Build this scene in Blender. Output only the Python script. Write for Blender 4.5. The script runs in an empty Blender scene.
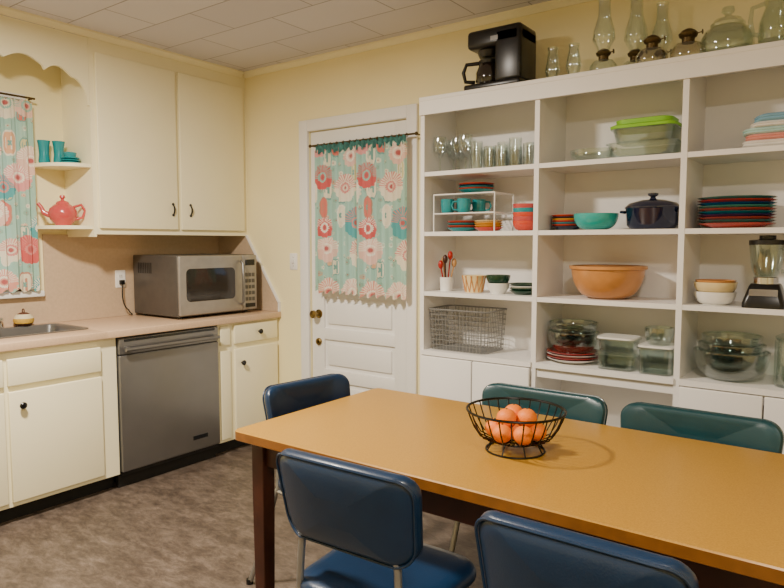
import bpy, bmesh, math, random
from mathutils import Vector, Matrix
random.seed(4)
PI=math.pi
# ------------------------------------------------------------------ materials
def C(h):
    h=h.lstrip('#'); o=[]
    for i in (0,2,4):
        v=int(h[i:i+2],16)/255
        o.append(v/12.92 if v<=.04045 else ((v+.055)/1.055)**2.4)
    return (o[0],o[1],o[2],1)
def base(name):
    m=bpy.data.materials.new(name); m.use_nodes=True
    nt=m.node_tree; return m,nt,nt.nodes['Principled BSDF']
def Mt(name,col,rough=.5,metal=0,var=.06,scale=18,bump=0,coat=0,bscale=None):
    m,nt,b=base(name); c=C(col)
    b.inputs['Roughness'].default_value=rough
    b.inputs['Metallic'].default_value=metal
    b.inputs['Coat Weight'].default_value=coat
    tc=nt.nodes.new('ShaderNodeTexCoord')
    n=nt.nodes.new('ShaderNodeTexNoise'); n.inputs['Scale'].default_value=scale
    n.inputs['Detail'].default_value=3
    nt.links.new(tc.outputs['Object'],n.inputs['Vector'])
    r=nt.nodes.new('ShaderNodeValToRGB')
    r.color_ramp.elements[0].position=.3; r.color_ramp.elements[1].position=.7
    r.color_ramp.elements[0].color=tuple(x*(1-var) for x in c[:3])+(1,)
    r.color_ramp.elements[1].color=tuple(min(1,x*(1+var)) for x in c[:3])+(1,)
    nt.links.new(n.outputs['Fac'],r.inputs['Fac'])
    nt.links.new(r.outputs['Color'],b.inputs['Base Color'])
    if bump:
        n2=nt.nodes.new('ShaderNodeTexNoise'); n2.inputs['Scale'].default_value=bscale or 120
        nt.links.new(tc.outputs['Object'],n2.inputs['Vector'])
        bp=nt.nodes.new('ShaderNodeBump'); bp.inputs['Strength'].default_value=bump; bp.inputs['Distance'].default_value=.003
        nt.links.new(n2.outputs['Fac'],bp.inputs['Height']); nt.links.new(bp.outputs['Normal'],b.inputs['Normal'])
    return m
def Glass(name,tint='#F6FAF9',k=.55,b0=.07):
    m,nt,b=base(name); nt.nodes.remove(b)
    out=nt.nodes['Material Output']
    t=nt.nodes.new('ShaderNodeBsdfTransparent'); t.inputs['Color'].default_value=C(tint)
    g=nt.nodes.new('ShaderNodeBsdfGlossy'); g.inputs['Roughness'].default_value=.08
    g.inputs['Color'].default_value=(.93,.95,.96,1)
    lw=nt.nodes.new('ShaderNodeLayerWeight'); lw.inputs['Blend'].default_value=.5
    p=nt.nodes.new('ShaderNodeMath'); p.operation='POWER'; p.inputs[1].default_value=2.2
    nt.links.new(lw.outputs['Facing'],p.inputs[0])
    q=nt.nodes.new('ShaderNodeMath'); q.operation='MULTIPLY_ADD'; q.inputs[1].default_value=k; q.inputs[2].default_value=b0
    nt.links.new(p.outputs[0],q.inputs[0])
    mx=nt.nodes.new('ShaderNodeMixShader')
    nt.links.new(q.outputs[0],mx.inputs['Fac']); nt.links.new(t.outputs[0],mx.inputs[1]); nt.links.new(g.outputs[0],mx.inputs[2])
    nt.links.new(mx.outputs[0],out.inputs['Surface'])
    return m
WALL=Mt('wall_cream_paint','#F5E9B8',.75,var=.02,scale=3,bump=.08)
CAB=Mt('cabinet_cream_paint','#F5EDC9',.45,var=.015,scale=4)
TRIMW=Mt('white_trim_paint','#ECEAE6',.45,var=.015,scale=4)
SHW=Mt('shelf_white_paint','#E9E6E2',.5,var=.02,scale=4)
SPLASH=Mt('laminate_backsplash','#C2AA8E',.5,var=.05,scale=60)
COUNT=Mt('laminate_counter','#CDAF90',.35,var=.06,scale=90)
BLACK=Mt('black_plastic','#0C0C0E',.3,var=.1)
KICK=Mt('toe_kick_black','#0E0C0A',.7)
STEEL=Mt('stainless_steel','#828180',.33,metal=.75,var=.04,scale=6)
STEELD=Mt('stainless_dark','#625F5C',.4,metal=.6)
CHROME=Mt('chrome','#C8C8C8',.15,metal=1)
GREYM=Mt('grey_metal_tube','#A8A9A8',.3,metal=.8)
WIREG=Mt('grey_wire','#8E8E8C',.4,metal=.4)
WIREW=Mt('white_wire','#E9E7E2',.4)
WIREB=Mt('black_wire','#0A0908',.35,metal=.3)
BRASS=Mt('brass','#8F7A4A',.3,metal=1)
BRASSD=Mt('aged_brass','#5A4A2C',.45,metal=.8)
WOODD=Mt('dark_wood','#3A1A10',.4,var=.25,scale=12)
EDGE=Mt('table_edge_wood','#80501E',.35,var=.15,scale=25)
WOODL=Mt('light_wood','#B98A55',.5,var=.15)
VBLUE=Mt('blue_vinyl','#0E2A48',.36,var=.08,bump=.12,bscale=220,coat=.12)
VTEAL=Mt('teal_vinyl','#0E3B42',.36,var=.08,bump=.12,bscale=220,coat=.12)
TEAL=Mt('teal_glaze','#158A92',.2,coat=.4); CORAL=Mt('coral_glaze','#CC4630',.2,coat=.4)
PINK=Mt('pink_glaze','#BE4A4A',.2,coat=.4); YEL=Mt('yellow_glaze','#DDA030',.2,coat=.4)
NAVY=Mt('navy_enamel','#0A1434',.15,coat=.6); COBALT=Mt('cobalt_glaze','#1C3878',.2,coat=.4)
RED=Mt('red_glaze','#A81A14',.25,coat=.3); CREAMG=Mt('cream_glaze','#E0CA96',.25,coat=.3)
TANB=Mt('tan_stoneware','#C08448',.3,coat=.3,var=.08); GREENL=Mt('lime_lid','#84C020',.45)
DGREEN=Mt('dark_green_glaze','#123A28',.25,coat=.3); WHITEG=Mt('white_glaze','#E8E6E0',.3)
TURQ=Mt('turquoise_glaze','#2AA8A4',.25,coat=.3)
ORANGE=Mt('orange_peel','#EE7A00',.55,var=.12,bump=.3,bscale=300)
GL=Glass('clear_glass',k=.75,b0=.12); GLG=Glass('casserole_glass','#EDF3F0',.65,.11); GLA=Glass('lamp_glass','#E6E2D8',.75,.16)
WING=Glass('window_glass','#F4FAFC',.5,.05)
DARKGL=Mt('dark_oven_glass','#1E1713',.12,coat=.5)
DISPLAY=Mt('dark_display','#101418',.1)
TW=[Mt('towel_'+n,c,.95,bump=1.0,bscale=160) for n,c in (('pink','#E29A90'),('white','#E6E2DC'),('blue','#86B4CC'),('mint','#B4D4D0'))]

def table_mat():
    m,nt,b=base('table_laminate')
    tc=nt.nodes.new('ShaderNodeTexCoord'); n=nt.nodes.new('ShaderNodeTexNoise')
    n.inputs['Scale'].default_value=230; n.inputs['Detail'].default_value=2
    nt.links.new(tc.outputs['Object'],n.inputs['Vector'])
    r=nt.nodes.new('ShaderNodeValToRGB'); e=r.color_ramp.elements
    e[0].position=.35; e[0].color=C('#A97A26'); e[1].position=.65; e[1].color=C('#B88930')
    nt.links.new(n.outputs['Fac'],r.inputs['Fac']); nt.links.new(r.outputs[0],b.inputs['Base Color'])
    b.inputs['Roughness'].default_value=.34; b.inputs['Coat Weight'].default_value=.2; b.inputs['Coat Roughness'].default_value=.28
    return m
TABLE=table_mat()
def floor_mat():
    m,nt,b=base('vinyl_floor')
    tc=nt.nodes.new('ShaderNodeTexCoord')
    mp=nt.nodes.new('ShaderNodeMapping'); mp.inputs['Scale'].default_value=(1.8,3.6,1)
    mp.inputs['Rotation'].default_value=(0,0,.35)
    nt.links.new(tc.outputs['Object'],mp.inputs['Vector'])
    n=nt.nodes.new('ShaderNodeTexNoise'); n.inputs['Scale'].default_value=5; n.inputs['Detail'].default_value=12
    n.inputs['Roughness'].default_value=.78; n.inputs['Distortion'].default_value=.3
    nt.links.new(mp.outputs[0],n.inputs['Vector'])
    r=nt.nodes.new('ShaderNodeValToRGB'); e=r.color_ramp.elements
    e[0].position=.32; e[0].color=C('#372D26'); e[1].position=.70; e[1].color=C('#837468')
    x=e.new(.47); x.color=C('#564A40'); x=e.new(.58); x.color=C('#6A5D52')
    nt.links.new(n.outputs['Fac'],r.inputs['Fac']); nt.links.new(r.outputs[0],b.inputs['Base Color'])
    b.inputs['Roughness'].default_value=.5
    return m
def ceil_mat():
    m,nt,b=base('ceiling_tile')
    tc=nt.nodes.new('ShaderNodeTexCoord')
    k=nt.nodes.new('ShaderNodeTexBrick'); k.offset=.5
    k.inputs['Scale'].default_value=1; k.inputs['Brick Width'].default_value=.61; k.inputs['Row Height'].default_value=.305
    k.inputs['Mortar Size'].default_value=.004; k.inputs['Mortar Smooth'].default_value=.3
    k.inputs['Color1'].default_value=C('#DAD7DF'); k.inputs['Color2'].default_value=C('#D2CFD8'); k.inputs['Mortar'].default_value=C('#A09DA4')
    nt.links.new(tc.outputs['Object'],k.inputs['Vector']); nt.links.new(k.outputs['Color'],b.inputs['Base Color'])
    n=nt.nodes.new('ShaderNodeTexNoise'); n.inputs['Scale'].default_value=140; nt.links.new(tc.outputs['Object'],n.inputs['Vector'])
    b0=nt.nodes.new('ShaderNodeBump'); b0.inputs['Strength'].default_value=.35; b0.inputs['Distance'].default_value=.003
    nt.links.new(n.outputs['Fac'],b0.inputs['Height'])
    bp=nt.nodes.new('ShaderNodeBump'); bp.invert=True; bp.inputs['Strength'].default_value=.5; bp.inputs['Distance'].default_value=.004
    nt.links.new(b0.outputs[0],bp.inputs['Normal'])
    nt.links.new(k.outputs['Fac'],bp.inputs['Height']); nt.links.new(bp.outputs[0],b.inputs['Normal'])
    b.inputs['Roughness'].default_value=.8
    return m
def curtain_mat(name,axis,scale=5.2):
    m,nt,b=base(name); N=nt.nodes.new; L=nt.links.new
    def math_(op,a,bb=None,c=None):
        n=N('ShaderNodeMath'); n.operation=op
        for i,v in enumerate((a,bb,c)):
            if v is None: continue
            if isinstance(v,(int,float)): n.inputs[i].default_value=v
            else: L(v,n.inputs[i])
        return n.outputs[0]
    def mix(f,a,bb):
        n=N('ShaderNodeMix'); n.data_type='RGBA'
        L(f,n.inputs[0])
        for i,v in ((6,a),(7,bb)):
            if isinstance(v,tuple): n.inputs[i].default_value=v
            else: L(v,n.inputs[i])
        return n.outputs[2]
    def ramp(v,cols):
        rp=N('ShaderNodeValToRGB'); rp.color_ramp.interpolation='CONSTANT'
        e=rp.color_ramp.elements; e[0].position=0; e[0].color=C(cols[0]); e[1].position=1/len(cols); e[1].color=C(cols[1])
        for i in range(2,len(cols)):
            x=e.new(i/len(cols)); x.color=C(cols[i])
        L(v,rp.inputs[0]); return rp.outputs[0]
    tc=N('ShaderNodeTexCoord'); s=N('ShaderNodeSeparateXYZ'); L(tc.outputs['Object'],s.inputs[0])
    cb=N('ShaderNodeCombineXYZ'); L(s.outputs[axis],cb.inputs[0]); L(s.outputs[2],cb.inputs[1])
    def motif(sc,off,rad,cols,cols2,nb,prev,ringn,stretch=1,lobes=.03,core='#B8605E',style=0,big=.6):
        ad=N('ShaderNodeVectorMath'); ad.operation='MULTIPLY_ADD'; L(cb.outputs[0],ad.inputs[0]); ad.inputs[1].default_value=(1,stretch,1); ad.inputs[2].default_value=off
        v=N('ShaderNodeTexVoronoi'); v.voronoi_dimensions='2D'; v.inputs['Scale'].default_value=sc; v.inputs['Randomness'].default_value=.8
        L(ad.outputs[0],v.inputs['Vector'])
        sb=N('ShaderNodeVectorMath'); sb.operation='SUBTRACT'; L(ad.outputs[0],sb.inputs[0]); L(v.outputs['Position'],sb.inputs[1])
        sp=N('ShaderNodeSeparateXYZ'); L(sb.outputs[0],sp.inputs[0])
        ang=math_('ARCTAN2',sp.outputs[1],sp.outputs[0])
        wob=math_('ABSOLUTE',math_('SINE',math_('MULTIPLY',ang,nb)))
        d=math_('MULTIPLY_ADD',wob,-lobes,v.outputs['Distance'])
        sc_=N('ShaderNodeSeparateColor'); L(v.outputs['Color'],sc_.inputs[0])
        rr=math_('MULTIPLY_ADD',sc_.outputs[2],rad*(1.05-big),rad*big)
        mask=math_('LESS_THAN',d,rr)
        col=ramp(sc_.outputs[0],cols); col2=ramp(sc_.outputs[1],cols2)
        if style==0:
            ring=math_('GREATER_THAN',math_('FRACT',math_('MULTIPLY',d,ringn)),.6)
            spoke=math_('GREATER_THAN',math_('SINE',math_('MULTIPLY',ang,nb*4)),.1)
            outer=math_('GREATER_THAN',d,rad*.42)
            up=math_('GREATER_THAN',math_('ADD',sp.outputs[1],math_('MULTIPLY',sc_.outputs[1],.02)),.005)
            sel=math_('MAXIMUM',math_('MULTIPLY',math_('MULTIPLY',spoke,outer),up),math_('MULTIPLY',ring,math_('SUBTRACT',1,outer)))
        else:
            vein=math_('GREATER_THAN',math_('SINE',math_('MULTIPLY',sp.outputs[0],260)),.45)
            inn=math_('LESS_THAN',d,rad*.45)
            edge=math_('GREATER_THAN',d,math_('MULTIPLY',rr,.84))
            sel=math_('MAXIMUM',math_('MULTIPLY',vein,inn),edge)
        fc=mix(sel,col,col2)
        cr=math_('LESS_THAN',d,rad*.12)
        fc=mix(cr,fc,C(core))
        return mix(mask,prev,fc)
    bgn=N('ShaderNodeTexNoise'); bgn.inputs['Scale'].default_value=5; L(cb.outputs[0],bgn.inputs['Vector'])
    bg=mix(bgn.outputs['Fac'],C('#93BFAD'),C('#B4D3C2'))
    c0=motif(scale*3.2,(5.3,2.7,0),.22,['#8FAE98','#E6DFC4','#D9A88A','#8FAE98','#DDE3CC'],['#E6DFC4','#9CC2B0'],3,bg,12)
    c1=motif(scale*1.75,(3.1,1.7,0),.33,['#E9DFC2','#DA7A6A','#D3CB98','#E9DFC2','#E3B088','#4FA0A2'],['#7BA79C','#EDE5CE','#C08A74'],2,c0,9,.5,lobes=.05,core='#7BA79C',style=1)
    c2=motif(scale,(.37,.21,0),.43,['#E6A09A','#EBE0C6','#D4615E','#E8C3B0','#E2A08C','#5AA9AA','#EBE0C6'],['#F1E8D4','#DA9088','#F1E8D4','#9CC4B4'],9,c1,6.5,big=.7)
    L(c2,b.inputs['Base Color']); b.inputs['Roughness'].default_value=.9
    tr=N('ShaderNodeBsdfTranslucent'); L(c2,tr.inputs['Color'])
    mx=N('ShaderNodeMixShader'); mx.inputs[0].default_value=.2
    L(b.outputs[0],mx.inputs[1]); L(tr.outputs[0],mx.inputs[2]); L(mx.outputs[0],nt.nodes['Material Output'].inputs['Surface'])
    return m
# ------------------------------------------------------------------ mesh builder
class MB:
    def __init__(s): s.v=[];s.f=[];s.m=[];s.mats=[]
    def mi(s,mat):
        if mat not in s.mats: s.mats.append(mat)
        return s.mats.index(mat)
    def add(s,vs,fs,mat,M=None):
        o=len(s.v); i=s.mi(mat)
        for p in vs:
            p=Vector(p); s.v.append(M@p if M else p)
        for f in fs: s.f.append([o+k for k in f]); s.m.append(i)
    def box(s,x0,x1,y0,y1,z0,z1,mat,bev=0,M=None):
        bm=bmesh.new(); bmesh.ops.create_cube(bm,size=1)
        for v in bm.verts: v.co=Vector(((x0+x1)/2+v.co.x*(x1-x0),(y0+y1)/2+v.co.y*(y1-y0),(z0+z1)/2+v.co.z*(z1-z0)))
        if bev: bmesh.ops.bevel(bm,geom=bm.edges[:],offset=bev,segments=3,profile=.5,affect='EDGES')
        bm.verts.index_update()
        s.add([v.co.copy() for v in bm.verts],[[v.index for v in f.verts] for f in bm.faces],mat,M); bm.free()
    def rings(s,rs,mat,cap0=True,cap1=True,M=None,loop=False):
        n=len(rs[0]); vs=[p for r in rs for p in r]; fs=[]
        K=len(rs)
        for k in range(K if loop else K-1):
            a=k*n; b=((k+1)%K)*n
            for j in range(n): fs.append([a+j,a+(j+1)%n,b+(j+1)%n,b+j])
        if not loop:
            if cap0: fs.append(list(range(n))[::-1])
            if cap1: fs.append(list(range((K-1)*n,K*n)))
        s.add(vs,fs,mat,M)
    def lathe(s,prof,mat,c=(0,0,0),seg=28,M=None,cap=True,sx=1,sy=1):
        rs=[]
        for r,z in prof:
            r=max(r,.0003)
            rs.append([(c[0]+r*sx*math.cos(2*PI*j/seg),c[1]+r*sy*math.sin(2*PI*j/seg),c[2]+z) for j in range(seg)])
        s.rings(rs,mat,cap,cap,M)
    def loft(s,layers,mat,c=(0,0,0),M=None,n=5,cap0=True,cap1=True):
        rs=[]
        for L in layers:
            hx,hy,R,z=L[:4]; R=min(R,hx,hy)
            rs.append([(c[0]+x,c[1]+y,c[2]+z) for x,y in rrect(hx,hy,R,n)])
        s.rings(rs,mat,cap0,cap1,M)
    def tube(s,pts,r,mat,seg=8,closed=False,M=None):
        P=[Vector(p) for p in pts]; n=len(P); rs=[]; up=None
        for i in range(n):
            if closed: t=(P[(i+1)%n]-P[i-1])
            else: t=P[min(i+1,n-1)]-P[max(i-1,0)]
            t.normalize()
            if up is None:
                a=Vector((0,0,1)) if abs(t.z)<.9 else Vector((1,0,0)); up=(a-t*a.dot(t)).normalized()
            else:
                up=up-t*up.dot(t)
                if up.length<1e-5: up=Vector((1,0,0))
                up.normalize()
            q=t.cross(up); rr=r[i] if isinstance(r,(list,tuple)) else r
            rs.append([P[i]+(up*math.cos(2*PI*j/seg)+q*math.sin(2*PI*j/seg))*rr for j in range(seg)])
        s.rings(rs,mat,True,True,M,loop=closed)
    def prism(s,poly,axis,a0,a1,mat,M=None):
        def P(p,a):
            if axis=='x': return (a,p[0],p[1])
            if axis=='y': return (p[0],a,p[1])
            return (p[0],p[1],a)
        s.rings([[P(p,a0) for p in poly],[P(p,a1) for p in poly]],mat,True,True,M)
    def sphere(s,c,r,mat,seg=20,sz=1,M=None):
        s.lathe([(r*math.sin(PI*k/12),-r*sz*math.cos(PI*k/12)) for k in range(13)],mat,c,seg,M)
    def pad(s,w,h,t,R,mat,M=None,deform=None):
        prof=[(.3,-.5),(.6,-.5),(.8,-.485),(.92,-.42),(.975,-.3),(1,-.12),(1,.12),(.975,.3),(.92,.42),(.8,.485),(.6,.5),(.3,.5)]
        rs=[]
        for sc,y in prof:
            ring=[]
            for x,z in rrect(w/2,h/2,R,6):
                p=(x*sc,y*t,z*sc)
                if deform: p=deform(*p)
                ring.append(p)
            rs.append(ring)
        s.rings(rs,mat,True,True,M)
    def obj(s,name,loc=None,rot=0,parent=None):
        me=bpy.data.meshes.new(name)
        if loc is None:
            xs=[v.x for v in s.v];ys=[v.y for v in s.v];zs=[v.z for v in s.v]
            o=Vector(((min(xs)+max(xs))/2,(min(ys)+max(ys))/2,min(zs))); vs=[v-o for v in s.v]
        else: o=Vector(loc); vs=s.v
        me.from_pydata([tuple(v) for v in vs],[],s.f)
        for m in s.mats: me.materials.append(m)
        for p,i in zip(me.polygons,s.m): p.material_index=i; p.use_smooth=True
        bm=bmesh.new(); bm.from_mesh(me); bmesh.ops.recalc_face_normals(bm,faces=bm.faces[:]); bm.to_mesh(me); bm.free()
        try: me.set_sharp_from_angle(angle=math.radians(38))
        except Exception: pass
        ob=bpy.data.objects.new(name,me); bpy.context.scene.collection.objects.link(ob)
        ob.location=o; ob.rotation_euler=(0,0,rot)
        if parent: ob.parent=parent
        return ob
def rrect(hx,hy,R,n=5):
    o=[]
    for cx,cy,a0 in ((hx-R,hy-R,0),(-hx+R,hy-R,PI/2),(-hx+R,-hy+R,PI),(hx-R,-hy+R,1.5*PI)):
        for k in range(n+1):
            a=a0+PI/2*k/n; o.append((cx+R*math.cos(a),cy+R*math.sin(a)))
    return o
def circ(cx,cy,z,r,n=32): return [(cx+r*math.cos(2*PI*k/n),cy+r*math.sin(2*PI*k/n),z) for k in range(n)]
def bz(p0,p1,p2,n=8):
    p0,p1,p2=map(Vector,(p0,p1,p2)); return [p0*(1-t)**2+p1*2*t*(1-t)+p2*t*t for t in [k/n for k in range(n+1)]]
def simple(name,*a,**k):
    m=MB(); m.box(*a,**k); return m.obj(name)
# ------------------------------------------------------------------ room
XL,XR,YF,YB,H=-4.02,1.7,-1.8,3.24,2.625
simple('floor',XL-.1,XR+.1,YF-.1,YB+.1,-.1,0,floor_mat())
m=MB(); m.box(XL-.1,XR+.1,YF-.1,YB+.1,H,H+.1,ceil_mat()); m.obj('ceiling')
WY0,WY1,WZ0,WZ1=.90,1.80,1.12,2.20
m=MB()
m.box(XL-.1,XL,YF-.1,WY0,0,H,WALL); m.box(XL-.1,XL,WY1,YB+.1,0,H,WALL)
m.box(XL-.1,XL,WY0,WY1,0,WZ0,WALL); m.box(XL-.1,XL,WY0,WY1,WZ1,H,WALL); m.obj('wall_left')
DX0,DX1,DZ=-3.07,-2.26,2.145
m=MB()
m.box(XL,DX0,YB,YB+.1,0,H,WALL); m.box(DX1,XR+.1,YB,YB+.1,0,H,WALL); m.box(DX0,DX1,YB,YB+.1,DZ,H,WALL); m.obj('wall_back')
simple('wall_right',XR,XR+.1,YF-.1,YB,0,H,WALL)
simple('wall_front',XL,XR,YF-.1,YF,0,H,WALL)
m=MB()
pr=[(0,0),(.010,0),(.014,.014),(.028,.026),(.028,.038),(0,.038)]
m.prism([(YB-a,H-.038+b) for a,b in pr],'x',-3.70,XR,CAB); m.obj('trim_crown_back')
m=MB(); m.prism([(-3.70+a,H-.038+b) for a,b in pr],'y',YF,YB-.028,CAB); m.obj('trim_crown_left')
simple('baseboard_back',-2.18,-1.95,YB-.015,YB,0,.1,TRIMW)
simple('baseboard_back_corner',-3.35,-3.15,YB-.015,YB,0,.1,TRIMW)
# window
m=MB()
t=.06
for a in ((WY0-t,WY0,WZ0,WZ1+t),(WY1,WY1+.05,WZ0,WZ1+t),(WY0,WY1,WZ1,WZ1+t)):
    m.box(XL,XL+.02,a[0],a[1],a[2],a[3],TRIMW,.003)
m.box(XL-.06,XL-.03,WY0,WY0+.04,WZ0,WZ1,TRIMW); m.box(XL-.06,XL-.03,WY1-.04,WY1,WZ0,WZ1,TRIMW)
m.box(XL-.06,XL-.03,WY0,WY1,WZ0,WZ0+.04,TRIMW); m.box(XL-.06,XL-.03,WY0,WY1,WZ1-.04,WZ1,TRIMW)
m.box(XL-.06,XL-.03,WY0,WY1,1.64,1.68,TRIMW)
m.box(XL-.048,XL-.044,WY0+.04,WY1-.04,WZ0+.04,WZ1-.04,WING)
m.box(XL,XL+.05,WY0-.08,WY1+.10,WZ0-.035,WZ0,TRIMW,.005)
m.obj('window_1')
# curtains
def curtain(name,a0,a1,z0,z1,plane,axis,mat,folds,amp=.012):
    m=MB(); nx=folds*8; nz=14; vs=[];fs=[]
    for k in range(nz+1):
        t=k/nz; z=z0+(z1-z0)*t
        for i in range(nx+1):
            s=i/nx; a=a0+(a1-a0)*s
            d=amp*(math.sin(2*PI*folds*s+.6*math.sin(9*s))*(.75+.25*(1-t))+.4*math.sin(2*PI*folds*2.3*s+t*2))
            zz=z+(.012*math.sin(2*PI*folds*s) if k in(0,) else 0)+(.008*math.sin(2*PI*folds*2*s) if k==nz else 0)
            vs.append((a,plane+d,zz) if axis==0 else (plane+d,a,zz))
    for k in range(nz):
        for i in range(nx):
            q=k*(nx+1)+i; fs.append([q,q+1,q+nx+2,q+nx+1])
    m.add(vs,fs,mat); return m
CM0=curtain_mat('printed_curtain_door',0,4.8); CM1=curtain_mat('printed_curtain_window',1,5.2)
HEAD=Mt('curtain_header_teal','#3C6E6A',.9,var=.35,scale=40,bump=.4)
p=bpy.data.objects.new('door_curtain',None); bpy.context.scene.collection.objects.link(p); p.location=(-2.6,3.18,1.1)
def par(o,pp):
    o.parent=pp; o.matrix_parent_inverse=Matrix.Translation(-Vector(pp.location))
par(curtain('x',-2.955,-2.60,1.085,2.0,3.165,0,CM0,6).obj('panel_left'),p)
par(curtain('x',-2.612,-2.215,1.075,2.0,3.160,0,CM0,6).obj('panel_right'),p)
par(curtain('x',-2.94,-2.22,1.985,2.035,3.160,0,HEAD,16,.008).obj('header'),p)
m=MB(); m.tube([(-2.99,3.165,2.035),(-2.15,3.165,2.035)],.006,BRASSD)
for x in (-2.98,-2.16): m.tube([(x,3.165,2.035),(x,3.214,2.035)],.005,BRASSD); m.sphere((x-.01 if x<-2.5 else x+.01,3.165,2.035),.011,BRASSD,12)
for i in range(14): x=-2.92+i*.054; m.tube(circ(0,0,0,.011,12),.002,BRASSD,6,True,Matrix.Translation((x,3.165,2.033))@Matrix.Rotation(PI/2,4,'Y'))
par(m.obj('rod'),p)
p=bpy.data.objects.new('window_curtain',None); bpy.context.scene.collection.objects.link(p); p.location=(-3.96,1.4,1.13)
par(curtain('x',.86,1.86,1.13,2.215,-3.945,1,CM1,15).obj('panel'),p)
m=MB(); m.tube([(-3.945,.80,2.235),(-3.945,1.875,2.235)],.006,BRASSD); m.tube([(-3.945,1.865,2.235),(-4.0,1.865,2.235)],.005,BRASSD)
par(m.obj('rod'),p)
# door
m=MB(); y0,y1=3.255,3.295; W=.11
DX0b,DX1b=DX0+.001,DX1-.001
m.box(DX0b,DX0+W,y0,y1,.005,DZ-.003,TRIMW,.002); m.box(DX1-W,DX1b,y0,y1,.005,DZ-.003,TRIMW,.002)
zs=[(.005,.17),(.47,.55),(.755,.83),(1.04,1.14),(2.03,DZ-.003)]
for a,b in zs: m.box(DX0+W,DX1-W,y0,y1,a,b,TRIMW,.002)
for a,b in ((.17,.47),(.55,.755),(.83,1.04)):
    m.box(DX0+W,DX1-W,y0+.016,y1-.01,a,b,TRIMW)
    m.box(DX0+W+.03,DX1-W-.03,y0+.004,y0+.018,a+.03,b-.03,TRIMW,.006)
m.box(DX0+W,DX1-W,y0+.018,y0+.022,1.14,2.03,WING)
for x in (DX0+W+.197,DX0+W+.393): m.box(x-.01,x+.01,y0+.005,y1-.005,1.14,2.03,TRIMW)
for z in (1.44,1.74): m.box(DX0+W,DX1-W,y0+.005,y1-.005,z-.01,z+.01,TRIMW)
RX=Matrix.Rotation(PI/2,4,'X')
kx=-3.005
m.lathe([(.03,0),(.03,.006),(.012,.01),(.01,.035),(.022,.042),(.028,.055),(.026,.068),(.0,.075)],BRASS,M=Matrix.Translation((kx,y0,.925))@RX)
m.lathe([(.024,0),(.024,.012),(.018,.018),(0,.018)],BRASS,M=Matrix.Translation((kx,y0,.735))@RX)
m.box(kx-.003,kx+.003,y0-.03,y0-.016,.722,.748,BRASS,.001)
m.obj('door_1')
m=MB()
m.box(DX0-.075,DX0,YB-.022,YB,0,DZ+.075,TRIMW,.004); m.box(DX1,DX1+.075,YB-.022,YB,0,DZ+.075,TRIMW,.004)
m.box(DX0,DX1,YB-.022,YB,DZ,DZ+.075,TRIMW,.004)
m.obj('trim_door')
def plate(name,M,kind):
    m=MB(); m.loft([(.036,.058,.006,0),(.036,.058,.006,.003),(.033,.055,.006,.006)],TRIMW,M=M)
    if kind=='s':
        m.box(-.006,.006,-.012,.012,.005,.016,WHITEG,.002,M)
        for s in (-.03,.03): m.lathe([(.003,.006),(.003,.007),(0,.007)],STEELD,c=(0,s,0),M=M,seg=8)
    else:
        for s in (-.02,.02):
            m.loft([(.014,.013,.008,.005),(.014,.013,.008,.008)],WHITEG,c=(0,s,0),M=M)
            for q in (-.006,.006): m.box(q-.001,q+.001,s-.004,s+.005,.0078,.0085,BLACK,0,M)
    m.obj(name)
plate('light_switch',Matrix.Translation((-3.225,YB,1.275))@RX,'s')
RY=Matrix(((0,0,1,0),(1,0,0,0),(0,1,0,0),(0,0,0,1)))
plate('wall_outlet',Matrix.Translation((XL+.012,2.41,1.166))@RY,'o')
# upper cabinets
FX=-3.70
m=MB(); m.box(XL,FX,2.07,YB,1.456,H-.001,CAB)
m.box(XL,FX,2.07,2.085,1.44,1.456,CAB)
for a,b in ((2.10,2.64),(2.665,3.205)):
    m.box(FX,FX+.02,a,b,1.49,2.51,CAB,.005)
for y in (2.60,2.735):
    m.tube(bz((FX+.02,y,1.585),(FX+.055,y,1.62),(FX+.02,y,1.655)),[.006,.005,.005,.0055,.006,.0055,.005,.005,.006],BLACK)
    for z in (1.585,1.655): m.sphere((FX+.021,y,z),.009,BLACK,10)
m.obj('upper_cabinet')
# valance
poly=[(YF+.9,H-.04),(YF+.9,2.36)]
def scal(y):
    u=1.97-y
    if u<.16: return 2.345+.045*math.sin(PI*u/.16)
    u-=.16
    return 2.375+.04*abs(math.sin(PI*u/.20))
y=YF+.9
while y<1.97:
    poly.append((y,scal(y))); y+=.0105
for k in range(9):
    a=PI/2*k/8; poly.append((1.97+.09*math.sin(a),2.20+.145*math.cos(a)))
poly+= [(2.069,2.20),(2.069,H-.04)]
m=MB(); m.prism(poly,'x',FX-.02,FX-.001,CAB); m.obj('trim_window_valance')
# corner shelves
m=MB()
for z in (1.845,1.485):
    pl=[(XL+.001,2.068),(FX-.01,2.068)]
    for k in range(1,13):
        a=PI/2*k/12; pl.append((XL+.001+(.31)*math.cos(a)**.8 if k<12 else XL+.001,2.068-.215*math.sin(a)**.9))
    m.prism(pl,'z',z,z+.02,CAB)
m.obj('corner_shelf')
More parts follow.
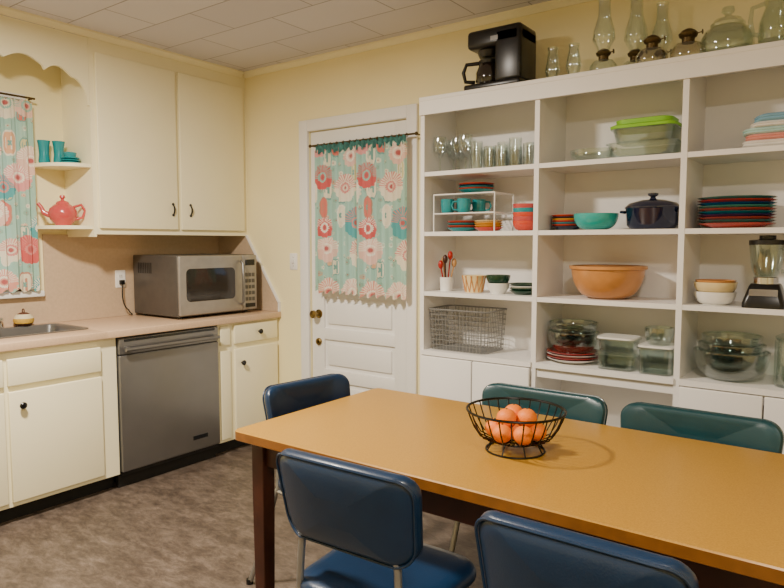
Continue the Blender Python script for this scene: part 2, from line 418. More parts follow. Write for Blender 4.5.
# base cabinets
BX=-3.39
m=MB()
m.box(XL+.001,BX,0,1.25,.09,.878,CAB); m.box(XL+.001,BX,1.25,1.998,.09,.70,CAB); m.box(BX-.02,BX,1.25,1.998,.70,.878,CAB)
m.box(XL+.001,BX-.02,1.98,1.998,.70,.878,CAB)
m.box(XL+.001,BX-.07,0,1.998,0,.09,KICK)
def knob(m,x,y,z):
    m.lathe([(.006,0),(.006,.012),(.016,.018),(.018,.026),(.012,.032),(0,.033)],BLACK,M=Matrix.Translation((x,y,z))@Matrix.Rotation(PI/2,4,'Y'),seg=16)
for a,b in ((1.42,1.90),(.92,1.40),(.42,.90)):
    m.box(BX,BX+.02,a,b,.70,.835,CAB,.005); m.box(BX,BX+.02,a,b,.115,.672,CAB,.005)
    knob(m,BX+.02,a+.055,.60)
m.obj('base_cabinet')
m=MB()
m.box(XL+.001,BX,2.702,YB-.001,.09,.878,CAB); m.box(XL+.001,BX-.07,2.702,YB-.001,0,.09,KICK)
m.box(BX,BX+.012,2.72,2.80,.11,.70,CAB,.003); m.box(BX,BX+.012,2.72,2.80,.735,.86,CAB,.003)
m.box(BX,BX+.02,2.83,3.215,.735,.862,CAB,.005); m.box(BX,BX+.02,2.83,3.215,.115,.70,CAB,.005)
knob(m,BX+.02,3.04,.80); knob(m,BX+.02,2.885,.605)
m.obj('base_cabinet')
CX=-3.355
SX0,SX1,SY0,SY1=-3.93,-3.56,1.32,1.93
m=MB()
m.box(XL+.001,CX,0,SY0,.878,.918,COUNT,.004); m.box(XL+.001,CX,SY1,YB-.001,.878,.918,COUNT,.004)
m.box(XL+.001,SX0,SY0,SY1,.878,.918,COUNT); m.box(SX1,CX,SY0-.004,SY1+.004,.878,.918,COUNT,.004)
m.obj('countertop')
m=MB()
cx,cy=(SX0+SX1)/2,(SY0+SY1)/2; hx,hy=(SX1-SX0)/2,(SY1-SY0)/2
m.loft([(hx+.018,hy+.018,.05,.919),(hx+.018,hy+.018,.05,.923),(hx-.004,hy-.004,.045,.923),(hx-.01,hy-.01,.045,.915),(hx-.02,hy-.02,.05,.77),(hx-.06,hy-.06,.05,.745)],STEEL,c=(cx,cy,0),cap0=False)
m.lathe([(.03,.747),(.03,.75),(0,.75)],STEELD,c=(cx,cy,0))
m.obj('kitchen_sink')
m=MB()
m.lathe([(.025,0),(.025,.01),(.014,.02),(.014,.06)],CHROME,c=(-3.975,1.56,.919))
m.tube(bz((-3.975,1.56,.97),(-3.97,1.56,1.06),(-3.82,1.56,1.03),10)+[Vector((-3.80,1.56,1.0))],.010,CHROME,12)
for yy in (1.48,1.64):
    m.lathe([(.02,0),(.018,.03),(.01,.035),(.022,.045),(.02,.06),(0,.062)],CHROME,c=(-3.975,yy,.919))
m.box(-3.995,-3.955,1.46,1.66,.919,.928,CHROME,.003); m.obj('kitchen_faucet')
m=MB()
bc=(-3.955,1.765,.922); SB=Mt('scrubber_brown','#5A3420',.95,bump=1,bscale=90); SY=Mt('scrubber_yellow','#C9A03C',.95,bump=1,bscale=90); SC=Mt('scrubber_cream','#D8CBA8',.95,bump=1,bscale=90)
m.lathe([(.02,0),(.04,.006),(.05,.018)],SB,c=bc); m.lathe([(.05,.018),(.055,.032),(.052,.046)],SY,c=bc); m.lathe([(.052,.046),(.044,.06),(.034,.07)],SC,c=bc); m.lathe([(.034,.07),(.018,.078),(0,.08)],SB,c=bc)
m.tube([(bc[0]+.012*math.cos(t),bc[1]+.0,bc[2]+.088+.012*math.sin(t)) for t in [2*PI*k/10 for k in range(10)]],.003,SB,6,True)
m.obj('dish_scrubber')
m=MB()
m.box(XL+.0005,XL+.012,1.92,YB-.001,.919,1.4555,SPLASH); m.box(XL+.0005,XL+.012,0,1.92,.919,1.082,SPLASH)
m.obj('backsplash_left')
m=MB()
m.prism([(-4.007,.919),(-3.37,.919),(-3.37,.98),(FX,1.455),(-4.007,1.455)],'y',YB-.012,YB-.0005,SPLASH)
m.obj('backsplash_back')
m=MB()
d=Vector((-3.37-FX,0,.98-1.455)).normalized(); nn=Vector((-d.z,0,d.x))*.012
a=Vector((FX,0,1.455));b=Vector((-3.37,0,.98))
m.prism([(a.x,a.z),(b.x,b.z),((b+nn).x,(b+nn).z),((a+nn).x,(a+nn).z)],'y',YB-.018,YB-.0005,TRIMW)
m.box(-3.37,-3.358,YB-.018,YB-.0005,.919,.985,TRIMW)
m.obj('trim_backsplash')
# dishwasher
m=MB(); a,b=2.006,2.694
m.box(XL+.05,BX-.01,a,b,.09,.872,STEELD)
m.box(BX-.01,BX+.022,a,b,.10,.770,STEEL,.006); m.box(BX-.01,BX+.022,a,b,.775,.868,STEEL,.006)
m.box(BX+.012,BX+.018,a+.01,b-.01,.765,.78,BLACK)
m.box(BX+.0215,BX+.024,a+.03,b-.03,.848,.861,DISPLAY)
for yy in (a+.03,b-.05): m.box(BX+.02,BX+.05,yy,yy+.02,.79,.82,STEEL,.003)
m.tube([(BX+.055,a+.02,.805),(BX+.055,b-.02,.805)],.011,STEEL,12)
m.box(BX+.0215,BX+.0235,b-.21,b-.10,.17,.195,DISPLAY)
m.box(BX-.05,BX-.03,a,b,0,.10,KICK); m.box(BX-.03,BX-.0,a,b,.075,.10,BLACK)
m.obj('dishwasher')
# microwave
m=MB(); x0,x1,a,b,z0,z1=-3.985,-3.50,2.49,3.13,.934,1.325
m.box(x0,x1,a,b,z0,z1,STEELD,.008)
for xx in (x0+.05,x1-.05):
    for yy in (a+.05,b-.05): m.lathe([(.015,0),(.015,.018)],BLACK,c=(xx,yy,.9185),seg=12)
SILV=Mt('silver_plastic','#9A958E',.35,metal=.4)
m.box(x1,x1+.022,a,b-.13,z0+.008,z1-.004,SILV,.008); m.box(x1,x1+.018,b-.127,b,z0+.008,z1-.004,SILV,.006)
FM=Matrix.Translation((x1+.022,(a+b-.13)/2-.01,(z0+z1)/2+.005))@RY
m.loft([(.195,.105,.03,-.002),(.195,.105,.03,.002),(.175,.09,.025,.001)],DARKGL,M=FM)
m.tube([(x1+.03,b-.155,z0+.05),(x1+.055,b-.155,z0+.07),(x1+.058,b-.155,(z0+z1)/2),(x1+.055,b-.155,z1-.06),(x1+.03,b-.155,z1-.04)],.009,STEEL,10)
m.box(x1+.017,x1+.020,b-.105,b-.02,z1-.075,z1-.035,DISPLAY)
for r in range(5):
    for c in range(3): m.box(x1+.017,x1+.0205,b-.105+c*.03,b-.082+c*.03,z0+.07+r*.042,z0+.095+r*.042,STEELD,.001)
m.box(x1+.017,x1+.021,b-.105,b-.02,z0+.025,z0+.052,BLACK,.001)
for k in range(8): m.box(x0+.06+k*.02,x0+.07+k*.02,a-.001,a+.002,z1-.12,z1-.05,BLACK)
m.obj('microwave_oven')
m=MB(); m.box(XL+.02,XL+.045,2.395,2.425,1.13,1.16,BLACK,.004)
m.tube(bz((XL+.04,2.41,1.14),(XL+.09,2.36,1.0),(XL+.05,2.44,.96))+bz((XL+.05,2.44,.95),(XL+.06,2.47,.925),(XL+.02,2.48,.925))[1:],.004,BLACK)
m.obj('power_cord')
def tumbler(mb,c,r,h,mat,rt=None,th=.002):
    rt=rt or r*1.15
    mb.lathe([(0,0),(r,0),(rt,h),(rt-th,h),(r-th,th*2),(0,th*2)],mat,c,20)
for xx,yy in ((-3.965,1.925),(-3.93,1.995)):
    m=MB(); m.lathe([(0,0),(.026,0),(.032,.02),(.027,.06),(.030,.11),(.036,.14),(.033,.14),(.026,.10),(.0,.01)],TEAL,(xx,yy,1.865),24); m.obj('teal_tumbler')
m=MB(); 
for k in range(3): m.lathe([(0,0),(.035,0),(.055,.008),(.052,.012),(0,.008)],TEAL,(-3.83,2.01,1.865+k*.013),24)
m.lathe([(0,0),(.03,0),(.036,.03),(.032,.034),(0,.006)],TEAL,(-3.83,2.01,1.865+.036),24)
m.obj('teal_saucer_stack')
m=MB(); c=(-3.86,1.97,1.505)
m.lathe([(0,0),(.042,0),(.045,.008),(.07,.035),(.08,.07),(.072,.10),(.045,.125),(.038,.128),(.036,.133),(.03,.142),(.012,.148),(.008,.156),(.016,.166),(.014,.178),(0,.182)],PINK,c)
dr=Vector((.55,.83,0)).normalized()
cc=Vector(c)
m.tube([cc-dr*.06+Vector((0,0,.06)),cc-dr*.10+Vector((0,0,.075)),cc-dr*.115+Vector((0,0,.11)),cc-dr*.13+Vector((0,0,.13))],[.02,.015,.011,.010],PINK,12)
m.tube([cc+dr*.055+Vector((0,0,.11)),cc+dr*.10+Vector((0,0,.125)),cc+dr*.12+Vector((0,0,.09)),cc+dr*.105+Vector((0,0,.05)),cc+dr*.07+Vector((0,0,.04))],.008,PINK,10)
m.obj('coral_teapot')
# ------------------------------------------------------------------ shelving unit
UX0,UX1,UY=-1.943,.012,2.90
D1,D2=-1.287,-.639
S1,S2,S3,S4,UT=1.775,1.462,1.145,.831,2.162
m=MB(); th=.024; BK=YB-.003
for x in (UX0,D1-th/2,D2-th/2,UX1-th): m.box(x,x+th,UY,BK,0,UT,SHW)
m.box(UX0,UX1,BK-.012,BK,.06,UT,SHW)
m.box(UX0-.004,UX1+.004,UY-.012,BK,UT-.022,UT,SHW,.003)
m.box(UX0-.002,UX1+.002,UY-.010,UY+.01,2.07,UT-.02,SHW)
for sx0,sx1 in ((UX0,D1),(D1,D2),(D2,UX1)):
    for z in (S1,S2,S3): m.box(sx0+.01,sx1-.01,UY+.002,BK,z-.022,z,SHW)
    m.box(sx0+.01,sx1-.01,UY-.01,BK,S4-.025,S4,SHW)
    m.box(sx0+.01,sx1-.01,UY+.01,UY+.03,S4-.07,S4-.02,SHW)
    m.box(sx0+.01,sx1-.01,UY+.03,UY+.05,0,.08,SHW); m.box(sx0+.01,sx1-.01,UY+.01,BK,.08,.10,SHW)
for sx0,sx1 in ((UX0,D1),(D2,UX1)):
    mid=(sx0+sx1)/2
    for a,b in ((sx0+.014,mid-.003),(mid+.003,sx1-.014)):
        m.box(a,b,UY-.018,UY,.09,S4-.03,SHW,.004)
m.box(D1+.01,D2-.01,UY+.02,BK,.44,.462,SHW)
m.obj('shelving_unit')
# ---- shelf contents
def bowlp(rb,r,h,th=.006):
    o=[(0,0),(rb,0)]; n=9
    for k in range(n+1):
        t=PI/2*k/n; o.append((rb+(r-rb)*math.sin(t),.004+(h-.004)*(1-math.cos(t))))
    for k in range(n,-1,-1):
        t=PI/2*k/n; o.append((max(rb+(r-rb)*math.sin(t)-th,0),.004+th+(h-.004-th)*(1-math.cos(t)) if k<n else h))
    o.append((0,.004+th)); return o
def platesk(name,x,y,z,r,cols,dz=.0115):
    m=MB()
    for i,c in enumerate(cols):
        m.lathe([(0,0),(r*.6,0),(r*.7,.006),(r*.97,.018),(r,.021),(r*.97,.022),(r*.68,.0105),(0,.0075)],c,(x,y,z+i*dz),36)
    return m.obj(name)
def bowlo(name,x,y,z,rb,r,h,mat,th=.006,n=1,dz=.02,mats=None):
    m=MB()
    for i in range(n): m.lathe(bowlp(rb,r,h,th),mats[i] if mats else mat,(x,y,z+i*dz),36)
    return m.obj(name)
def mug(name,x,y,z,mat,ang=0,r=.04,h=.085):
    m=MB(); m.lathe([(0,0),(r*.75,0),(r*.95,.012),(r,.04),(r,h),(r-.004,h),(r-.005,.02),(0,.008)],mat,(x,y,z),24)
    d=Vector((math.cos(ang),math.sin(ang),0)); c=Vector((x,y,z))
    m.tube([c+d*(r-.003)+Vector((0,0,h*.82)),c+d*(r+.022)+Vector((0,0,h*.8)),c+d*(r+.03)+Vector((0,0,h*.5)),c+d*(r+.02)+Vector((0,0,h*.25)),c+d*(r-.004)+Vector((0,0,h*.22))],.005,mat,8)
    m.obj(name)
for x,y in ((-1.865,2.97),(-1.79,3.03),(-1.86,3.10),(-1.715,2.98),(-1.78,3.14),(-1.87,3.18)):
    m=MB(); m.lathe([(0,0),(.034,0),(.034,.003),(.005,.008),(.004,.075),(.012,.083),(.035,.11),(.038,.145),(.033,.185),(.031,.185),(.035,.145),(.032,.112),(0,.087)],GL,(x,y,S1),20); m.obj('wine_glass')
for i,(x,y) in enumerate(((-1.64,2.96),(-1.57,2.97),(-1.50,2.96),(-1.43,2.97),(-1.36,2.98),(-1.62,3.05),(-1.54,3.06),(-1.465,3.05),(-1.385,3.07),(-1.66,3.15),(-1.59,3.15),(-1.51,3.15),(-1.43,3.16),(-1.35,3.16))):
    m=MB(); tumbler(m,(x,y,S1),.028,.11+.03*(i%3==0),GL); m.obj('drinking_glass')
m=MB(); rx0,rx1,ry0,ry1=-1.89,-1.53,2.95,3.16
for zt in (S2+.195,):
    m.tube([(rx0,ry0,zt),(rx1,ry0,zt),(rx1,ry1,zt),(rx0,ry1,zt)],.004,WIREW,6,True)
    for k in range(1,14): x=rx0+(rx1-rx0)*k/14; m.tube([(x,ry0,zt),(x,ry1,zt)],.002,WIREW,5)
zt=S2+.095
m.tube([(rx0,ry0,zt),(rx1,ry0,zt),(rx1,ry1,zt),(rx0,ry1,zt)],.004,WIREW,6,True)
for k in range(1,14): x=rx0+(rx1-rx0)*k/14; m.tube([(x,ry0,zt),(x,ry1,zt)],.002,WIREW,5)
for x in (rx0,rx1):
    for y in (ry0,ry1): m.tube([(x,y,S2),(x,y,S2+.195)],.004,WIREW,6)
m.obj('wire_shelf_rack')
platesk('small_plate_stack',-1.69,3.05,S2+.198,.095,[TEAL,CORAL,TEAL,NAVY,CORAL],.008)
for x,y,a in ((-1.835,3.0,2.6),(-1.735,3.0,3.4),(-1.80,3.10,1.0),(-1.70,3.10,.2)): mug('teal_mug',x,y,S2+.098,TEAL,a,.036,.075)
platesk('small_plate_stack',-1.77,3.05,S2,.085,[TEAL,CORAL,TEAL,CORAL],.012)
platesk('small_plate_stack',-1.605,3.03,S2,.075,[CORAL,YEL,YEL,CREAMG],.012)
bowlo('stacked_bowls',-1.395,3.02,S2,.035,.062,.05,TEAL,n=5,dz=.021,mats=[CORAL,PINK,CORAL,TEAL,PINK])
m=MB(); c=(-1.84,3.0,S3)
tumbler(m,c,.032,.075,WHITEG,.036,.004)
for i,(dx,dy,h,mt) in enumerate(((.01,0,.18,RED),(-.012,.008,.15,WOODL),(.004,-.012,.16,WOODD),(-.01,-.008,.13,RED),(.014,.01,.14,WOODL))):
    p0=Vector((c[0]+dx*.5,c[1]+dy*.5,c[2]+.01)); p1=Vector((c[0]+dx*2.4,c[1]+dy*2.4,c[2]+h))
    m.tube([p0,p1],.004,mt,8); m.sphere(p1+Vector((0,0,.012)),.014,mt,12,1.7)
m.obj('utensil_crock')
m=MB(); c=(-1.67,3.0,S3)
m.lathe([(0,0),(.045,0),(.062,.09),(.058,.09),(.042,.006),(0,.006)],CREAMG,c,24)
for k in range(12):
    a=2*PI*k/12
    for s in (.3,-.3): m.tube([(c[0]+.046*math.cos(a),c[1]+.046*math.sin(a),S3+.004),(c[0]+.063*math.cos(a+s),c[1]+.063*math.sin(a+s),S3+.088)],.003,TANB,5)
m.obj('woven_basket')
m=MB(); c=(-1.53,3.0,S3); m.lathe([(0,0),(.035,0),(.055,.03),(.06,.055),(.056,.055),(0,.01)],WHITEG,c,28); m.lathe(bowlp(.035,.062,.05),DGREEN,(c[0],c[1],S3+.045),28); m.obj('nested_bowls')
platesk('green_plate_stack',-1.40,3.02,S3,.07,[DGREEN,DGREEN,WHITEG,DGREEN])
def wbasket(m,cx,cy,z,hx,hy,h,mat,fl=.88):
    n=8
    for k in range(n+1):
        t=k/n; s=fl+(1-fl)*t
        pts=[(cx+x,cy+y,z+.004+h*t) for x,y in rrect(hx*s,hy*s,.03,4)]
        m.tube(pts,.0045 if k==n else .0018,mat,5,True)
    for i in range(15):
        x=-1+2*i/14
        for sg in (-1,1): m.tube([(cx+x*(hx-.03)*fl,cy+sg*hy*fl,z+.004),(cx+x*(hx-.03),cy+sg*hy,z+h)],.0018,mat,5)
        m.tube([(cx+x*(hx-.03)*fl,cy-hy*fl,z+.004),(cx+x*(hx-.03)*fl,cy+hy*fl,z+.004)],.0018,mat,5)
    for i in range(11):
        y=-1+2*i/10
        for sg in (-1,1): m.tube([(cx+sg*hx*fl,cy+y*(hy-.03)*fl,z+.004),(cx+sg*hx,cy+y*(hy-.03),z+h)],.0018,mat,5)
        m.tube([(cx-hx*fl,cy+y*(hy-.03)*fl,z+.004),(cx+hx*fl,cy+y*(hy-.03)*fl,z+.004)],.0018,mat,5)
m=MB(); wbasket(m,-1.735,3.05,S4,.18,.125,.215,WIREG,.93); m.obj('wire_basket')
def dish(m,x,y,z,hx,hy,h,mat,R=.04,fl=.9):
    m.loft([(hx*fl,hy*fl,R,0),(hx,hy,R,h),(hx+.008,hy+.008,R,h),(hx+.008,hy+.008,R,h+.004),(hx-.005,hy-.005,R,h+.004),(hx*fl-.005,hy*fl-.005,R,.006)],mat,c=(x,y,z))
m=MB(); dish(m,-.835,3.05,S1,.145,.10,.065,GLG); dish(m,-.83,3.05,S1+.072,.13,.095,.055,GLG)
m.loft([(.14,.105,.045,0),(.142,.107,.045,.012),(.13,.095,.04,.018),(.12,.085,.04,.014)],GREENL,c=(-.83,3.05,S1+.132))
m.loft([(.12,.085,.045,0),(.122,.087,.045,.02),(.11,.075,.04,.024)],GREENL,c=(-.83,3.05,S1+.150))
m.obj('glass_storage_dish')
m=MB(); m.lathe(bowlp(.07,.10,.055,.005),GLG,(-1.06,3.0,S1),32,sx=1,sy=.7); m.tube([(-.965,3.0,S1+.05),(-.945,3.0,S1+.052)],.008,GLG); m.obj('oval_glass_dish')
platesk('small_plate_stack',-1.195,3.06,S2,.075,[NAVY,CORAL,TEAL,CORAL,YEL,NAVY,CORAL],.009)
bowlo('turquoise_bowl',-1.03,2.99,S2,.05,.10,.075,TURQ)
m=MB(); c=(-.79,3.03,S2)
m.lathe([(0,0),(.09,0),(.108,.02),(.114,.09),(.117,.094)],NAVY,c,40)
m.lathe([(.118,.094),(.118,.10),(.10,.116),(.05,.130),(.015,.134),(.01,.144),(.022,.15),(.022,.16),(0,.164)],NAVY,c,40)
for s in (-1,1): m.tube([(c[0]+s*.111,c[1]-.035,c[2]+.078),(c[0]+s*.13,c[1]-.025,c[2]+.08),(c[0]+s*.13,c[1]+.025,c[2]+.08),(c[0]+s*.111,c[1]+.035,c[2]+.078)],.007,NAVY,8)
m.obj('dutch_oven')
m=MB(); c=(-.985,3.04,S3)
m.lathe(bowlp(.075,.165,.15,.008),TANB,c,40); m.lathe([(.165,.135),(.174,.138),(.174,.152),(.16,.153)],TANB,c,40,cap=False)
m.obj('stoneware_mixing_bowl')
platesk('red_plate_stack',-1.14,3.03,S4,.125,[WHITEG,RED,WHITEG,RED])
m=MB(); z=S4+.0115*3+.012
for rb,r,h,dz in ((.06,.12,.10,0),(.05,.105,.09,.03),(.04,.115,.08,.065)):
    m.lathe(bowlp(rb,r,h,.005),GLG,(-1.14,3.03,z+dz),36); m.tube(circ(-1.14,3.03,z+dz+h,r-.002,36),.0035,GLG,6,True)
m.obj('nested_glass_bowls')
m=MB(); dish(m,-.91,2.99,S4,.085,.075,.065,GLG,.03,.93); m.loft([(.088,.078,.03,0),(.088,.078,.03,.01)],GLG,c=(-.91,2.99,S4+.072)); dish(m,-.91,2.99,S4+.084,.08,.07,.05,GLG,.03,.93); m.loft([(.084,.074,.03,0),(.084,.074,.03,.008)],WHITEG,c=(-.91,2.99,S4+.14)); m.obj('glass_food_container')
m=MB(); dish(m,-.735,2.99,S4,.07,.075,.11,GLG,.02,.95); m.loft([(.073,.078,.02,0),(.073,.078,.02,.008)],WHITEG,c=(-.735,2.99,S4+.118)); m.obj('glass_food_container')
m=MB(); m.lathe(bowlp(.045,.062,.075,.004),GLG,(-.735,2.99,S4+.127),28); m.obj('glass_bowl')
m=MB(); z=S1
for i,k in enumerate((1,0,3,1,2)):
    h=(.03,.026,.028,.024,.03)[i]; w=(.128,.122,.126,.115,.105)[i]; ox=(.0,.005,-.004,.01,.012)[i]; e=.012
    def ly(dw,zz): return (w-dw,.11-dw,.03,zz)
    rs=[]
    for dw,zz in ((.014,0),(.005,h*.12),(.0,h*.32),(.005,h*.5),(.0,h*.68),(.005,h*.9),(.016,h)):
        ring=[]
        for x,y in rrect(w-dw,.11-dw,.03,5):
            sag=-.006*max(0,(abs(x)/w-.6))*(1 if zz>0 else 0)*i
            ring.append((-.305+ox+x+.002*math.sin(30*y+i),3.03+y+.003*math.sin(25*x+i*2),z+zz+sag))
        rs.append(ring)
    m.rings(rs,TW[k]); z+=h-.002
m.obj('folded_towels')
platesk('dinner_plate_stack',-.46,3.04,S2,.148,[CORAL,TEAL,CORAL,COBALT,TEAL,CORAL,TURQ,COBALT,CORAL,TEAL],.0118)
m=MB(); m.lathe(bowlp(.05,.08,.055),WHITEG,(-.52,3.0,S3),32); m.lathe(bowlp(.055,.083,.05),CREAMG,(-.52,3.0,S3+.045),32);m.lathe(bowlp(.04,.078,.025),TANB,(-.52,3.0,S3+.078),32); m.obj('nested_bowls')
m=MB(); c=(-.335,2.99,S3)
m.loft([(.075,.08,.02,0),(.075,.08,.02,.02),(.055,.06,.02,.085),(.05,.05,.02,.095)],BLACK,c=c); m.loft([(.05,.03,.005,0),(.05,.03,.005,.003)],CHROME,M=Matrix.Translation((c[0],c[1]-.069,c[2]+.045))@Matrix.Rotation(PI/2-.25,4,'X'))
m.lathe([(.045,.095),(.045,.12)],CHROME,c,24)
m.lathe([(.04,.12),(.055,.16),(.065,.25),(.062,.25),(.052,.16),(.037,.125)],GLG,c,24)
m.lathe([(.066,.25),(.066,.268),(.03,.272),(.03,.288),(0,.288)],BLACK,c,24)
m.tube([(c[0]+.06,c[1]-.02,c[2]+.235),(c[0]+.10,c[1]-.03,c[2]+.23),(c[0]+.10,c[1]-.03,c[2]+.15),(c[0]+.055,c[1]-.02,c[2]+.145)],.009,GLG,8)
m.obj('countertop_blender')
m=MB(); z=S4
for r,h,dz in ((.145,.12,0),(.128,.11,.04),(.115,.10,.085)): m.lathe(bowlp(r*.5,r,h,.006),GLG,(-.455,3.03,z+dz),40); m.tube(circ(-.455,3.03,z+dz+h,r-.002,40),.004,GLG,6,True)
m.obj('nested_glass_bowls')
m=MB(); m.lathe([(0,0),(.055,0),(.06,.02),(.06,.18),(.055,.19),(.05,.18),(.052,.01),(0,.008)],GLG,(-.235,3.0,S4),28); m.lathe([(.058,.19),(.06,.20),(.03,.215),(.012,.22),(.018,.235),(0,.24)],GLG,(-.235,3.0,S4),28); m.obj('glass_canister')
# ---- on top of unit
m=MB()
m.box(-1.70,-1.39,2.92,3.12,UT,UT+.035,BLACK,.012)
m.box(-1.53,-1.39,2.925,3.115,UT+.03,UT+.28,BLACK,.015)
m.box(-1.685,-1.39,2.925,3.115,UT+.205,UT+.295,BLACK,.02)
m.lathe([(.05,.175),(.062,.206)],BLACK,(-1.605,3.02,UT),24)
m.lathe([(0,.037),(.058,.037),(.068,.06),(.068,.10),(.052,.14),(.048,.145)],DARKGL,(-1.605,3.02,UT),28)
m.lathe([(.05,.145),(.054,.16),(.03,.17),(0,.171)],BLACK,(-1.605,3.02,UT),28)
m.tube([(-1.65,3.0,UT+.152),(-1.715,2.98,UT+.15),(-1.73,2.975,UT+.11),(-1.72,2.98,UT+.065),(-1.675,3.0,UT+.06)],.010,BLACK,10)
m.box(-1.55,-1.51,2.923,2.926,UT+.23,UT+.25,STEEL)
m.obj('coffee_maker')
for x,y,h in ((-1.27,3.03,.17),(-1.155,3.0,.16)):
    m=MB(); m.lathe([(.022,0),(.024,.02),(.036,.06),(.032,.09),(.022,h-.02),(.026,h),(.024,h),(.020,h-.02),(.030,.09),(.034,.06),(.022,.02),(.020,0)],GL,(x,y,UT),20,cap=False); m.obj('glass_lamp_chimney')
def oillamp(x,y,s=1,chim=True,fm=GLG):
    m=MB(); c=(x,y,UT)
    P=lambda L:[(r*s,z*s) for r,z in L]
    m.lathe(P([(0,0),(.055,0),(.06,.01),(.06,.04),(.045,.062),(.02,.07),(0,.07)]),fm,c,28)
    m.lathe(P([(.022,.068),(.022,.085),(.03,.09),(.034,.10),(.022,.112),(.010,.118),(0,.118)]),BRASSD,c,20)
    m.tube([(x+.02*s,y-.01,UT+.095*s),(x+.05*s,y-.02,UT+.095*s)],.0025,BRASSD,6); m.lathe([(.010,0),(.010,.003),(0,.003)],BRASSD,M=Matrix.Translation((x+.05*s,y-.02,UT+.095*s))@Matrix.Rotation(PI/2,4,'Y'),seg=12)
    if chim: m.lathe(P([(.026,.10),(.028,.12),(.050,.16),(.046,.20),(.028,.26),(.026,.32),(.031,.34),(.029,.34),(.024,.32),(.026,.26),(.044,.20),(.048,.16)]),GL,c,24,cap=False)
    m.obj('oil_lamp')
oillamp(-1.02,3.01,1.0); oillamp(-.91,3.12,1.05)
oillamp(-.80,2.98,1.1,False,GLA); oillamp(-.80,3.13,.9); oillamp(-.66,3.0,1.15,False,GLA)
m=MB(); c=(-.515,3.02,UT)
m.lathe([(0,0),(.085,0),(.1,.02),(.1,.075),(.085,.105),(.06,.12),(.056,.12),(.08,.10),(.094,.07),(.09,.02),(0,.01)],GLG,c,36)
m.lathe([(.064,.12),(.066,.13),(.05,.15),(.02,.16),(.012,.168),(.025,.182),(.022,.198),(0,.204)],GLG,c,30); m.obj('glass_cookie_jar')
m=MB(); c=(-.325,3.0,UT)
m.lathe([(0,0),(.055,0),(.075,.03),(.075,.10),(.055,.16),(.06,.20),(.056,.20),(.05,.16),(.07,.10),(.07,.03),(0,.01)],GLG,c,30)
m.tube([(c[0]-.055,c[1],UT+.18),(c[0]-.10,c[1],UT+.17),(c[0]-.105,c[1],UT+.12),(c[0]-.095,c[1],UT+.07),(c[0]-.072,c[1],UT+.06)],.009,GLG,10); m.obj('glass_pitcher')
# ------------------------------------------------------------------ table
m=MB(); TH=.76; hx,hy=1.02,.410
m.loft([(hx-.004,hy-.004,.02,-.036),(hx,hy,.02,-.033),(hx,hy,.02,-.004)],EDGE,c=(0,0,TH),cap1=False)
m.loft([(hx,hy,.02,-.004),(hx-.003,hy-.003,.02,0)],TABLE,c=(0,0,TH),cap0=False)
a=.06
m.box(-hx+a,hx-a,-hy+a,-hy+a+.025,.635,TH-.036,WOODD); m.box(-hx+a,hx-a,hy-a-.025,hy-a,.635,TH-.036,WOODD)
m.box(-hx+a,-hx+a+.025,-hy+a,hy-a,.635,TH-.036,WOODD); m.box(hx-a-.025,hx-a,-hy+a,hy-a,.635,TH-.036,WOODD)
for sx in (-1,1):
    for sy in (-1,1):
        m.loft([(.023,.023,.004,0),(.028,.028,.004,.55),(.028,.028,.004,TH-.036)],WOODD,c=(sx*(hx-.072),sy*(hy-.072),0))
m.obj('dining_table',(-.727,1.862,0),math.radians(.2))
# ------------------------------------------------------------------ chairs
def chair(x,y,rot,mat,w=.44,dz=0):
    m=MB()
    tilt=Matrix.Translation((0,-.215,.705+dz))@Matrix.Rotation(math.radians(10),4,'X')
    m.pad(w,.25,.055,.055,mat,tilt,lambda a,b,c:(a*(1+.35*c),b+.9*a*a,c*(1-.5*abs(a)**2)))
    rim=[]
    for xx,zz in rrect(w/2*.985,.125*.985,.054,6): rim.append((xx*(1+.35*zz),-.022+.9*xx*xx,zz*(1-.5*xx*xx)))
    m.tube(rim,.004,mat,6,True,tilt)
    st=Matrix.Translation((0,.0,.445))@Matrix.Rotation(PI/2,4,'X')
    m.pad(.42,.41,.06,.09,mat,st,lambda a,b,c:(a*(1-.12*c/.4),b,c))
    r=.0105
    for s in (-1,1):
        m.tube([(s*.235,-.30,0),(s*.20,-.23,.22),(s*.176,-.19,.40)]+bz((s*.17,-.18,.42),(s*.165,-.185,.5),(s*.16,-.18,.58),5)+[(s*.15,-.192,.66)],r,GREYM,10)
        m.tube([(s*.205,.215,0),(s*.185,.185,.25),(s*.17,.15,.41)],r,GREYM,10)
        m.tube([(s*.172,-.185,.405),(s*.17,.155,.405)],r*.9,GREYM,10)
        m.lathe([(.014,0),(.014,.02)],BLACK,(s*.235,-.30,0),12); m.lathe([(.014,0),(.014,.02)],BLACK,(s*.205,.215,0),12)
    m.tube([(-.17,.15,.405),(.17,.15,.405)],r*.9,GREYM,10); m.tube([(-.17,-.18,.405),(.17,-.18,.405)],r*.9,GREYM,10)
    return m.obj('dining_chair',(x,y,0),rot)
chair(-1.085,1.45,math.radians(2),VBLUE,.445,.008)
chair(-.437,1.40,0,VBLUE,.425,.010)
chair(-1.68,1.935,math.radians(-97),VBLUE,.43)
chair(-1.0,2.155,PI,VTEAL,.49,.003)
chair(-.445,2.16,PI,VTEAL,.49,.003)
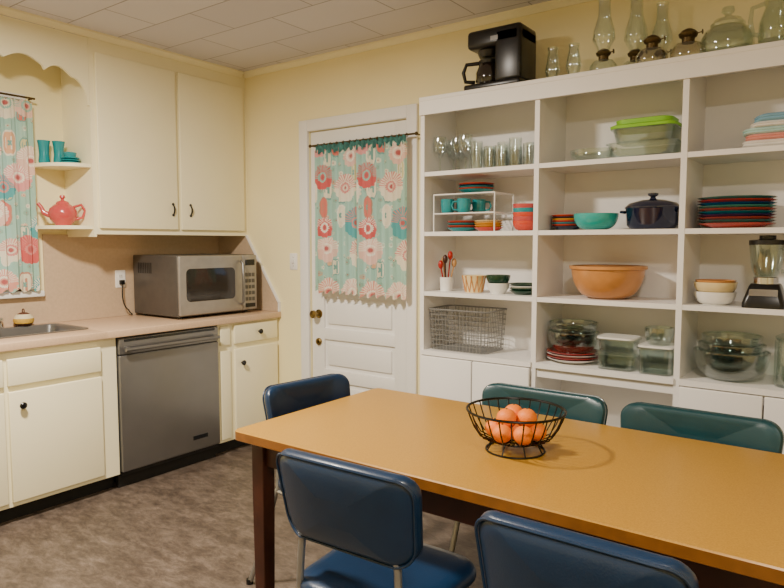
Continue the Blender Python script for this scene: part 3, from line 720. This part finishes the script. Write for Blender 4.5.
# ------------------------------------------------------------------ fruit bowl
m=MB(); cx,cy,z=-.864,1.823,TH+.003
R0,R1,hh=.09,.15,.125
m.tube(circ(cx,cy,z,R0),.003,WIREB,8,True); m.tube(circ(cx,cy,z+hh,R1,40),.004,WIREB,8,True)
m.tube(circ(cx,cy,z+.03,.07),.0025,WIREB,8,True); m.tube(circ(cx,cy,z+.028,.03),.0025,WIREB,8,True)
for k in range(26):
    a=2*PI*k/26; ca,sa=math.cos(a),math.sin(a)
    pts=[(.03,.028),(.07,.03),(.11,.045),(.13,.075),(.143,.105),(.15,.125)]
    m.tube([(cx+r*ca,cy+r*sa,z+h) for r,h in pts],.0022,WIREB,6)
for k in range(8):
    a=2*PI*k/8; m.tube([(cx+R0*math.cos(a),cy+R0*math.sin(a),z),(cx+.07*math.cos(a),cy+.07*math.sin(a),z+.034)],.0022,WIREB,6)
m.obj('wire_fruit_basket')
pos=[(.0,-.0,.062)]+[(.064*math.cos(2*PI*k/6+.3),.064*math.sin(2*PI*k/6+.3),.064) for k in range(6)]+[(.036*math.cos(2*PI*k/3+.1),.036*math.sin(2*PI*k/3+.1),.106) for k in range(3)]
for dx,dy,dz in pos:
    m=MB(); m.sphere((0,0,0),.031,ORANGE,24,.92); m.lathe([(.004,.0275),(.003,.0295),(0,.0297)],DGREEN,seg=8); m.obj('orange',(cx+dx,cy+dy,z-.002+dz))
# ------------------------------------------------------------------ lighting
def fixture_or_fill(x,y,power,size,col=(1,.89,.755)):
    m=MB(); m.lathe([(.17,0),(.17,-.02),(.15,-.03)],TRIMW,(0,0,0),32); m.lathe([(.15,-.03),(.14,-.035),(.145,-.03)],BRASS,(0,0,0),32)
    m.obj('ceiling_light_or_fill',(x,y,H))
    l=bpy.data.lights.new('ceiling_bulb_or_fill','AREA'); l.shape='DISK'; l.size=size; l.energy=power; l.color=col
    o=bpy.data.objects.new('ceiling_bulb_or_fill',l); o.location=(x,y,H-.06); bpy.context.scene.collection.objects.link(o)
fixture_or_fill(-2.3,.9,135,.28)
fixture_or_fill(.2,.2,54,.35)  # added fill light near the camera, housing and all; no known room lamp
w=bpy.data.worlds.new('world'); bpy.context.scene.world=w; w.use_nodes=True
bg=w.node_tree.nodes['Background']; bg.inputs[0].default_value=(.6,.75,1,1); bg.inputs[1].default_value=1.2
# ------------------------------------------------------------------ camera
cd=bpy.data.cameras.new('camera'); cam=bpy.data.objects.new('camera',cd); bpy.context.scene.collection.objects.link(cam)
cam.location=(0,0,1.40); cam.rotation_euler=(math.radians(90-4.43),0,math.radians(36.3)); cd.sensor_width=36; cd.lens=36*651/784; cd.clip_start=.02
bpy.context.scene.camera=cam
